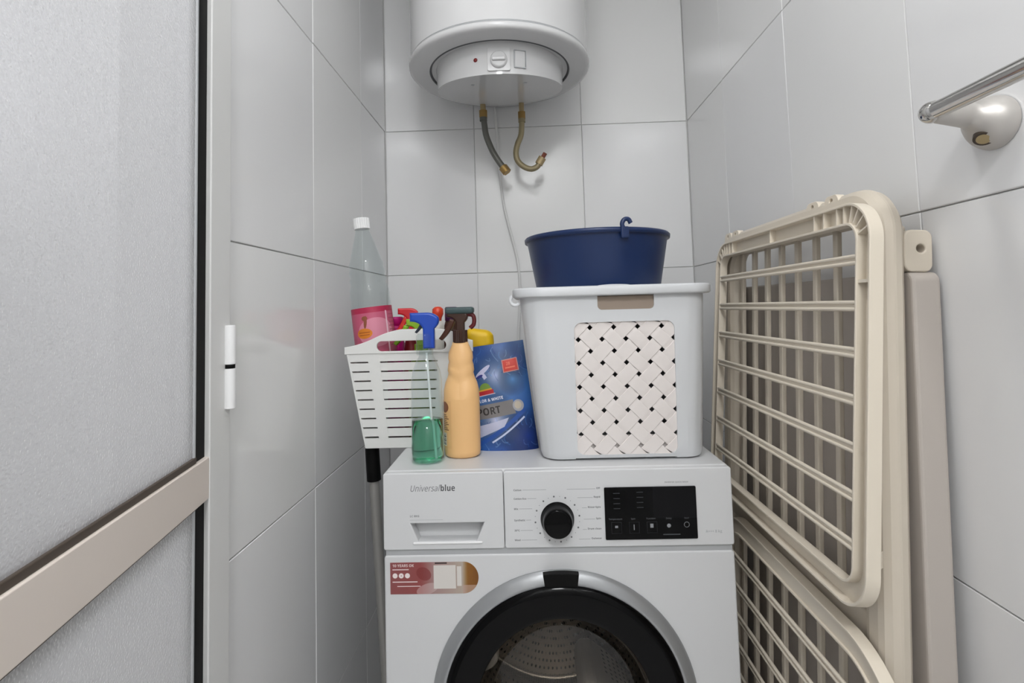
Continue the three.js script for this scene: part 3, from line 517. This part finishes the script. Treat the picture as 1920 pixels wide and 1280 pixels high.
{ // detergent pouch
  const t = thing('detergent_pouch', 'blue printed detergent pouch leaning between the peach bottle and the white basket', 'pouch', [-0.057, WTOP, 1.085]);
  const nx = 24, ny = 30, W0 = 0.138, W1 = 0.116, H = 0.207;
  const pt = (u, v, s) => { const w = W0 + (W1 - W0) * v, fat = 0.020 * Math.pow(Math.max(0, 1 - v), 0.8) * Math.pow(Math.sin(Math.PI * Math.min(1, Math.max(0, u))), 0.6) + 0.0012;
    const wob = 0.0016 * Math.sin(u * 9 + v * 7) * Math.sin(v * 11 + u * 3) * (1 - v * 0.3);
    const cx = -0.012 * v + 0.003 * (1 - v); return [cx + (u - 0.5) * w, v * H + (u - 0.5) * 0.014 * v, s * (fat + wob * (s > 0 ? 1 : 0)) - 0.012 * v]; };
  const grid = s => { const pos = [], uv = [], idx = []; for (let j = 0; j <= ny; j++) for (let i = 0; i <= nx; i++) { pos.push(...pt(i / nx, j / ny, s)); uv.push(i / nx, j / ny); }
    for (let j = 0; j < ny; j++) for (let i = 0; i < nx; i++) { const a = j * (nx + 1) + i, b = a + 1, c = a + nx + 1, d = c + 1; s > 0 ? idx.push(a, b, d, a, d, c) : idx.push(a, d, b, a, c, d); }
    const g = new THREE.BufferGeometry(); g.setAttribute('position', new THREE.Float32BufferAttribute(pos, 3)); g.setAttribute('uv', new THREE.Float32BufferAttribute(uv, 2)); g.setIndex(idx); g.computeVertexNormals(); return g; };
  const tex = canvasTex(1024, 1600, (c, w, h) => {
    const g = c.createLinearGradient(0, 0, w, h); g.addColorStop(0, '#1b3a7c'); g.addColorStop(0.35, '#4a78b6'); g.addColorStop(0.6, '#3a6cb0'); g.addColorStop(1, '#173a86'); c.fillStyle = g; c.fillRect(0, 0, w, h);
    let s = 7; const q = () => (s = (s * 16807) % 2147483647) / 2147483647;
    const glow = (x, y, r, col) => { const k = c.createRadialGradient(x, y, 0, x, y, r); k.addColorStop(0, col); k.addColorStop(1, 'rgba(0,0,0,0)'); c.fillStyle = k; c.fillRect(0, 0, w, h); };
    glow(480, 480, 420, 'rgba(190,196,226,.85)'); glow(430, 1150, 420, 'rgba(205,205,228,.95)'); glow(760, 560, 260, 'rgba(90,150,214,.8)'); glow(860, 250, 300, 'rgba(20,50,120,.8)'); glow(900, 1400, 420, 'rgba(18,50,130,.9)');
    for (let i = 0; i < 90; i++) { c.strokeStyle = ['rgba(180,205,240,.28)', 'rgba(16,40,110,.34)', 'rgba(80,140,210,.3)'][i % 3]; c.lineWidth = 4 + q() * 16; const x = q() * w, y = (i % 2 ? q() * 420 : 1050 + q() * 550); c.beginPath(); c.moveTo(x, y); c.quadraticCurveTo(x + 60 - q() * 160, y + 80, x - 80 + q() * 200, y + 190 * q()); c.stroke(); }
    c.strokeStyle = '#24509e'; c.lineWidth = 60; c.beginPath(); c.moveTo(140, 1520); c.quadraticCurveTo(520, 1330, 900, 1010); c.stroke(); c.strokeStyle = 'rgba(215,222,244,.9)'; c.lineWidth = 26; c.beginPath(); c.moveTo(360, 1480); c.quadraticCurveTo(620, 1330, 880, 1120); c.stroke();
    // runner-like pale splash, red tag, small badge, grey banner
    c.fillStyle = 'rgba(206,206,232,.95)'; c.save(); c.translate(270, 400); c.rotate(-0.6); c.beginPath(); c.ellipse(0, 0, 150, 36, 0, 0, 7); c.fill(); c.fillRect(-60, -10, 60, 130); c.restore(); c.fillStyle = '#3a3f86'; c.beginPath(); c.ellipse(210, 480, 60, 22, -0.4, 0, 7); c.fill();
    c.save(); c.translate(745, 345); c.rotate(-0.08); c.fillStyle = '#c8867e'; c.fillRect(-135, -95, 270, 195); c.fillStyle = '#cf3a2c'; c.fillRect(-118, -82, 236, 168); c.fillStyle = '#e8765a'; c.font = 'bold 64px sans-serif'; c.textAlign = 'center'; c.fillText('28', -30, -4); c.fillRect(-90, 24, 170, 20); c.restore();
    c.save(); c.translate(300, 700); c.rotate(-0.16); c.fillStyle = '#7c9c4a'; c.beginPath(); c.arc(0, -20, 96, Math.PI, 0); c.fill(); c.fillStyle = '#d9a63c'; c.fillRect(-110, -22, 220, 24); c.fillStyle = '#b8323a'; c.fillRect(-130, 0, 260, 62); c.fillStyle = '#d8c0c8'; c.fillRect(-140, 62, 290, 12); c.restore();
    c.save(); c.translate(90, 905); c.rotate(-0.13); c.fillStyle = '#e8e8f2'; c.font = 'bold 62px sans-serif'; c.fillText('COLOR & WHITE', 20, -6); c.fillStyle = '#7f7b7a'; c.fillRect(-80, 34, 720, 210); c.fillStyle = '#34302f'; c.font = 'bold 150px sans-serif'; c.fillText('SPORT', -40, 192); c.restore();
    c.fillStyle = '#a9a8ad'; c.beginPath(); c.arc(805, 950, 86, 0, 7); c.fill(); c.fillStyle = '#c4b9a6'; c.beginPath(); c.arc(800, 945, 55, 0, 7); c.fill();
    c.fillStyle = 'rgba(205,205,226,.85)'; c.beginPath(); c.moveTo(120, 1250); c.lineTo(640, 1120); c.lineTo(560, 1250); c.lineTo(160, 1420); c.closePath(); c.fill();
  });
  const m = std('#ffffff', 0.3, { map: tex });
  add('front_film', grid(1), m, t); add('back_film', grid(-1), std('#24499a', 0.35), t);
  t.rotation.y = -0.04;
}

// ---------------------------------------------------------------- caddy and what stands in it
{
  const t = thing('caddy', 'white slatted plastic caddy full of cleaning bottles, overhanging the left edge of the washing machine', 'caddy', [-0.246, WTOP, 1.175]);
  const y0 = WTOP, y1 = 1.042, D0 = 1.103, D1 = 1.095, R0 = 1.245, R1 = 1.255;
  const k = y => (y - y0) / (1.053 - y0), xl = y => -0.3395 - 0.036 * k(y), xr = y => -0.150 + 0.034 * k(y), df = y => D0 + (D1 - D0) * k(y), dr = y => R0 + (R1 - R0) * k(y);
  const plate = (u0, u1, ya, yb, dd = 0.003, out = 0) => {
    const X = (u, y) => xl(y) + (xr(y) - xl(y)) * u, c = (u, y, o) => [X(u, y), y, -(df(y) + (o || -out))];
    return hexa([c(u0, ya, 0), c(u1, ya, 0), c(u1, yb, 0), c(u0, yb, 0), c(u0, ya, dd), c(u1, ya, dd), c(u1, yb, dd), c(u0, yb, dd)]);
  };
  addw('front_band', plate(0, 1, y0 + 0.001, 0.871), M.caddy, t);
  for (let i = 0; i < 9; i++) addw('slat', plate(0, 1, 0.8747 + i * 0.0191, 0.8747 + i * 0.0191 + 0.0160, 0.003), M.caddy, t);
  for (const [a, b] of [[0, 0.018], [0.165, 0.262], [0.738, 0.835], [0.982, 1]]) addw('post', plate(a, b, 0.869, 1.045, 0.0045, 0.0006), M.caddy, t);
  // rim band with raised grip and slot
  const s = new THREE.Shape(); s.moveTo(-0.378, 1.0435); s.lineTo(-0.113, 1.0435); s.lineTo(-0.113, 1.066); s.quadraticCurveTo(-0.135, 1.071, -0.15, 1.083); s.quadraticCurveTo(-0.17, 1.092, -0.2, 1.092); s.lineTo(-0.262, 1.092); s.quadraticCurveTo(-0.29, 1.088, -0.315, 1.076); s.quadraticCurveTo(-0.345, 1.062, -0.378, 1.058); s.closePath();
  s.holes.push(rrectShape(-0.311, -0.168, 1.048, 1.0685, 0.010, THREE.Path));
  addw('grip_band', extrude(s, 0.006, 0.0012).translate(0, 0, -D1 - 0.004), M.caddy, t);
  const side = (x, sgn) => hexa([[x(y0), y0 + 0.001, -df(y0)], [x(y0) + sgn * 0.003, y0 + 0.001, -df(y0)], [x(1.05) + sgn * 0.003, 1.056, -df(1.05)], [x(1.05), 1.056, -df(1.05)], [x(y0), y0 + 0.001, -dr(y0)], [x(y0) + sgn * 0.003, y0 + 0.001, -dr(y0)], [x(1.05) + sgn * 0.003, 1.056, -dr(1.05)], [x(1.05), 1.056, -dr(1.05)]]);
  addw('side_wall', side(xl, 1), M.caddy, t);
  addw('side_wall', side(y => xr(y) - 0.003, 1), M.caddy, t);
  addw('back_wall', hexa([[xl(y0), y0 + 0.001, -dr(y0) + 0.003], [xr(y0), y0 + 0.001, -dr(y0) + 0.003], [xr(1.05), 1.056, -dr(1.05) + 0.003], [xl(1.05), 1.056, -dr(1.05) + 0.003], [xl(y0), y0 + 0.001, -dr(y0)], [xr(y0), y0 + 0.001, -dr(y0)], [xr(1.05), 1.056, -dr(1.05)], [xl(1.05), 1.056, -dr(1.05)]]), M.caddy, t);
  addw('bottom', box(xl(y0) + 0.001, xr(y0) - 0.001, y0 + 0.0005, y0 + 0.004, D0 + 0.001, R0 - 0.001), M.caddy, t);
}
const FLOOR = WTOP + 0.0045;
{ // tall clear bottle with the pink label
  const t = thing('bottle', 'tall clear plastic bottle with white cap and pink label, leaning left in the caddy', 'bottle', [-0.309, FLOOR, 1.155]);
  t.rotation.z = 0.105;
  const B = 0.19;                                      // visible label starts here
  add('bottle_body', lathe([[0, 0.002], [0.034, 0.002], [0.041, 0.008], [0.0425, 0.03], [0.0425, 0.292], [0.0418, 0.305], [0.0425, 0.315], [0.0405, 0.33], [0.0375, 0.338], [0.0402, 0.346], [0.037, 0.354], [0.0395, 0.362], [0.0362, 0.372], [0.0375, 0.38], [0.034, 0.39], [0.027, 0.415], [0.0195, 0.44], [0.0155, 0.452], [0.0142, 0.462]], 48), M.clear, t, 'transparent ribbed bottle');
  add('label', new THREE.CylinderGeometry(0.0432, 0.0432, 0.098, 48, 1, true).rotateY(Math.PI + 0.1).translate(0, 0.237, 0), std('#ffffff', 0.4, { side: THREE.DoubleSide, map: (() => { const x = canvasTex(1024, 384, (c, w, h) => {
    c.fillStyle = '#c65d7a'; c.fillRect(0, 0, w, h); c.fillStyle = '#b5294f'; c.fillRect(0, 0, w, 46); c.fillStyle = 'rgba(224,150,170,.8)'; c.beginPath(); c.ellipse(560, 210, 150, 120, 0, 0, 7); c.fill();
    c.fillStyle = '#8f5236'; c.beginPath(); c.ellipse(480, 120, 13, 52, 0.15, 0, 7); c.fill(); c.beginPath(); c.ellipse(476, 90, 24, 20, 0, 0, 7); c.fill(); c.fillStyle = '#dd8426'; c.beginPath(); c.ellipse(462, 212, 66, 42, 0, 0, 7); c.fill(); c.fillStyle = '#b05a1e'; c.fillRect(415, 200, 94, 8); c.fillRect(420, 220, 84, 8);
    c.fillStyle = 'rgba(246,214,224,.9)'; c.fillRect(650, 40, 14, 344); c.fillStyle = '#a84a66'; for (let i = 0; i < 9; i++) c.fillRect(680, 70 + i * 32, 120, 8); }); return x; })() }), t, 'pink label with an orange patch');
  add('cap', collar(0.0172, 0.024).translate(0, 0.459, 0), M.white, t, 'white screw cap');
}
function caddyBottle(label, body, head, x, d, turn, h, opt = {}) {
  const t = thing('spray_bottle', label, 'spray bottle', [x, FLOOR, d]); t.rotation.y = turn; t.rotation.z = opt.lean ?? 0; const r = opt.r ?? 0.026;
  add('bottle', lathe([[0, 0], [r * 0.9, 0], [r, 0.004], [r, h - 0.045], [r * 0.8, h - 0.025], [0.013, h - 0.008], [0.012, h], [0, h]], 36), std(body, 0.35), t);
  add('collar', collar(0.0145, 0.014).translate(0, h - 0.002, 0), std(opt.collar ?? head, 0.4), t);
  add('spray_head', sprayHead(opt.s ?? 0.8).translate(0, h + 0.006, 0), std(head, 0.35), t);
  add('trigger', sprayTrigger(opt.ts ?? 1.1).translate(opt.tx ?? 0, h - 0.018 + (opt.ty ?? 0), 0), std(opt.trig ?? head, 0.35), t);
  return t;
}
caddyBottle('red spray bottle in the caddy, its trigger head just left of the blue one', '#7a1a22', '#d5202c', -0.2645, 1.210, 0.1, 0.219, { s: 0.85, trig: '#e0342a', ts: 1.25, r: 0.019 });
caddyBottle('green spray bottle with a lime trigger in the caddy, behind the blue spray head', '#7ea01c', '#8db52a', -0.2275, 1.137, 0.0, 0.192, { s: 0.9, r: 0.028, ts: 1.3, trig: '#86b424', tx: -0.020, ty: 0.006 });
function capBottle(name, label, cat, x, d, prof, body, capProf, cap) {
  const t = thing(name, label, cat, [x, FLOOR, d]);
  add('bottle_body', lathe(prof, 36), std(body, 0.35), t); add('cap', lathe(capProf, 28), std(cap, 0.35), t); return t;
}
capBottle('cleaner_bottle', 'magenta plastic bottle beside the pink-labelled clear bottle in the caddy', 'bottle', -0.304, 1.224, [[0, 0], [0.018, 0], [0.0195, 0.004], [0.0195, 0.21], [0.0195, 0.238], [0.019, 0.242], [0, 0.242]], '#b31670', [[0, 0.262], [0.017, 0.262], [0.0185, 0.259], [0.0185, 0.241], [0, 0.241]], '#c2187a');
capBottle('cleaner_bottle', 'bottle with a round orange-red knob top behind the blue spray head', 'bottle', -0.205, 1.221, [[0, 0], [0.018, 0], [0.020, 0.004], [0.020, 0.20], [0.017, 0.235], [0.010, 0.25], [0, 0.25]], '#d8d4cc', [[0, 0.283], [0.007, 0.282], [0.0125, 0.277], [0.013, 0.266], [0.009, 0.257], [0.008, 0.249], [0, 0.249]], '#e2492c');
capBottle('cleaner_bottle', 'dark bottle with a purple screw cap behind the brown spray head', 'bottle', -0.1685, 1.178, [[0, 0], [0.014, 0], [0.016, 0.004], [0.0165, 0.21], [0.0155, 0.24], [0.012, 0.252], [0, 0.252]], '#3a2014', [[0, 0.281], [0.012, 0.281], [0.0138, 0.278], [0.0138, 0.251], [0, 0.251]], '#4a1c4e');
{
  const t = thing('cleaner_bottle', 'amber bottle with a bulging yellow top between the caddy and the blue pouch', 'bottle', [-0.125, WTOP + 0.0008, 1.142]); t.rotation.z = -0.075;
  add('bottle_body', lathe([[0, 0], [0.014, 0], [0.0155, 0.004], [0.0165, 0.16], [0.016, 0.19], [0, 0.196]], 36), std('#9a6a28', 0.35), t, 'brown and amber body');
  const g = new RoundedBoxGeometry(0.060, 0.050, 0.036, 6, 0.017); { const p = g.attributes.position; for (let i = 0; i < p.count; i++) { const x = p.getX(i); p.setY(i, p.getY(i) * (1 - 0.25 * (x / 0.03)) ); } g.computeVertexNormals(); }
  add('cap', g.rotateZ(0.15).translate(0.006, 0.212, 0.0), std('#f0c419', 0.45), t, 'yellow rounded top');
}
{
  const t = thing('broom_handle', 'grey pole with a black grip standing between the washing machine and the left wall', 'broom', [-0.316, 0, 1.15]);
  const a = P(-0.300, 0.0, 1.16), b = P(-0.3355, 0.848, 1.135), m = a.clone().lerp(b, 0.925);
  addw('pole', rod(a.clone().add(new THREE.Vector3(0, 0.001, 0)), m, 0.0105, 24), std('#9a9894', 0.35, { metalness: 0.3 }), t);
  addw('grip', rod(m.clone().lerp(a, 0.01), b.clone().lerp(a, 0.002), 0.0145, 24), M.blackMatte, t, 'black grip');
}

// ---------------------------------------------------------------- folded cream plastic frames against the right wall
{
  const t = thing('folding_rack', 'cream plastic folded rack of barred frames leaning on the right wall', 'rack', [0.43, 0, 0.9]);
  const sub = (name, x, y, tilt, label) => { const g = new THREE.Group(); g.name = name; g.position.copy(P(x, y, 0)).sub(t.position); g.rotation.z = -tilt; if (label) g.userData.label = label; t.add(g); return g; };
  // outlines are drawn in (depth, y - pivot) and extruded towards the wall (+x)
  const sheet = (s, th, bevel = 0, seg = 12) => extrude(s, th, bevel, seg).rotateY(Math.PI / 2);
  const frameShape = (d0, d1, y0, y1, r, band, ri) => { const s = rrectShape(d0, d1, y0, y1, r); s.holes.push(rrectShape(d0 + band, d1 - band, y0 + band, y1 - band, ri, THREE.Path)); return s; };
  const bx = (x0, x1, y0, y1, d0, d1, r = 0) => box(x0, x1, y0, y1, d0, d1, r);
  const rails = (d0, d1, y) => merge([rod(P(0.003, y + 0.0042, d0), P(0.003, y + 0.0042, d1), 0.0028, 8), rod(P(0.003, y - 0.0042, d0), P(0.003, y - 0.0042, d1), 0.0028, 8), bx(0.003, 0.0055, y - 0.004, y + 0.004, d0, d1)]);
  const grille = (g, pv, d0, d1, y0, y1, r, bars, mat, band = 0.029, ribbed = true) => {
    add('outer_lip', sheet(frameShape(d0, d1, y0 - pv, y1 - pv, r, 0.0035, r - 0.0035), 0.017, 0.0008), mat, g);
    add('inner_lip', sheet(frameShape(d0 + band - 0.0035, d1 - band + 0.0035, y0 - pv + band - 0.0035, y1 - pv - band + 0.0035, Math.max(0.012, r - band + 0.0035), 0.0035, Math.max(0.0085, r - band)), 0.015, 0.0008), mat, g);
    add('web', sheet(frameShape(d0 + 0.002, d1 - 0.002, y0 - pv + 0.002, y1 - pv - 0.002, r - 0.002, band - 0.004, Math.max(0.01, r - band + 0.002)), 0.0025).translate(ribbed ? 0.012 : 0.003, 0, 0), mat, g);
    for (const y of bars) add('bar', rails(d0 + band - 0.001, d1 - band + 0.001, y - pv), mat, g);
    if (!ribbed) return;
    const ribs = []; const top = y1 - pv, w = band - 0.004;
    for (const d of [d0 + 0.058, d0 + 0.074, d0 + 0.105, d0 + 0.13, d0 + 0.27, d1 - 0.085, d1 - 0.068, d1 - 0.055]) ribs.push(bx(0.002, 0.0125, top - w - 0.0005, top - 0.003, d - 0.0011, d + 0.0011));
    for (const a of [0.25, 0.55, 0.85, 1.2]) for (const [cd, sg] of [[d0 + r, -1], [d1 - r, 1]]) { const b = bx(0.002, 0.0125, r - w - 0.0005, r - 0.003, -0.001, 0.001).rotateX(sg > 0 ? -a : a); ribs.push(b.translate(0, y1 - pv - r, -cd)); }
    ribs.push(bx(0.002, 0.0125, top - 0.104, top - 0.100, d0 + 0.003, d0 + w));
    for (const rb of ribs) add('rib', rb, mat, g);
  };
  const C = sub('front_panel', 0.4115, 1.2, 0.078, 'upper barred panel');
  grille(C, 1.2, 0.645, 1.168, 0.754, 1.2525, 0.052, [1.178, 1.120, 1.062, 1.004, 0.946, 0.888, 0.830].map(v => v - 0.0), M.cream);
  const Dp = sub('lower_panel', 0.386, 0.7, 0.0, 'lower barred panel');
  grille(Dp, 0.7, 0.600, 1.150, 0.08, 0.7175, 0.11, Array.from({ length: 9 }, (_, i) => 0.637 - i * 0.057), M.cream, 0.03, false);
  // thick rear frame with upright bars
  const B = sub('rear_frame', 0.4315, 1.2, 0.05, 'thick rounded frame with upright bars');
  add('frame_body', sheet(frameShape(0.658, 1.185, -1.198, 0.0745, 0.066, 0.05, 0.03), 0.036, 0.0165, 16), M.creamB, B);
  for (let i = 0; i < 9; i++) { const d = 0.716 + i * 0.0553; add('bar', bx(0.010, 0.018, -1.15, 0.03, d - 0.0055, d + 0.0055, 0.002), M.creamB, B); }
  add('cross_rail', bx(0.006, 0.022, -0.503, -0.463, 0.70, 1.15, 0.003), M.creamB, B);
  const lugHole = new THREE.Path(); lugHole.absarc(0.018, 0.022, 0.006, 0, 7, true);
  { const s = rrectShape(0, 0.034, 0, 0.052, 0.010); const h = new THREE.Path(); h.absarc(0.020, 0.029, 0.0052, 0, 2 * Math.PI, true); s.holes.push(h); add('hinge_tab', extrude(s, 0.022, 0.002, 12).translate(0.0335, -0.038, -0.686), M.creamB, B, 'tab with a screw hole'); }
  add('tab_root', bx(0.030, 0.055, 0.012, 0.024, 0.69, 0.72, 0.005), M.creamB, B);
  for (const d of [0.765, 0.815, 1.115, 1.155]) { const s = new THREE.Shape(); s.moveTo(-0.020, 0); s.lineTo(0.020, 0); s.quadraticCurveTo(0.018, 0.018, 0.009, 0.019); s.lineTo(-0.009, 0.019); s.quadraticCurveTo(-0.018, 0.018, -0.020, 0); const h = new THREE.Path(); h.absarc(0, 0.0105, 0.0042, 0, 2 * Math.PI, true); s.holes.push(h); add('lug', sheet(s, 0.012, 0.001, 8)  .translate(0.002, 0.0575, -d), M.cream, B); }
  add('latch', extrude((() => { const s = new THREE.Shape(); s.moveTo(0, 0); s.lineTo(-0.016, -0.014); s.lineTo(-0.020, -0.034); s.lineTo(0, -0.020); s.closePath(); return s; })(), 0.02, 0.001).translate(0.002, -0.372, -0.686), M.creamB, B);
  // closed panel next to the wall
  const A = sub('back_panel', 0.4675, 1.16, 0.03, 'flat closed panel next to the wall');
  add('panel_body', sheet(rrectShape(0.658, 1.19, -1.158, 0.0, 0.012), 0.034, 0.004, 8), M.creamPanel, A);
}

scene.traverse(o => { if (o.isMesh) { o.castShadow = true; o.receiveShadow = true; } });
renderer.render(scene, camera);
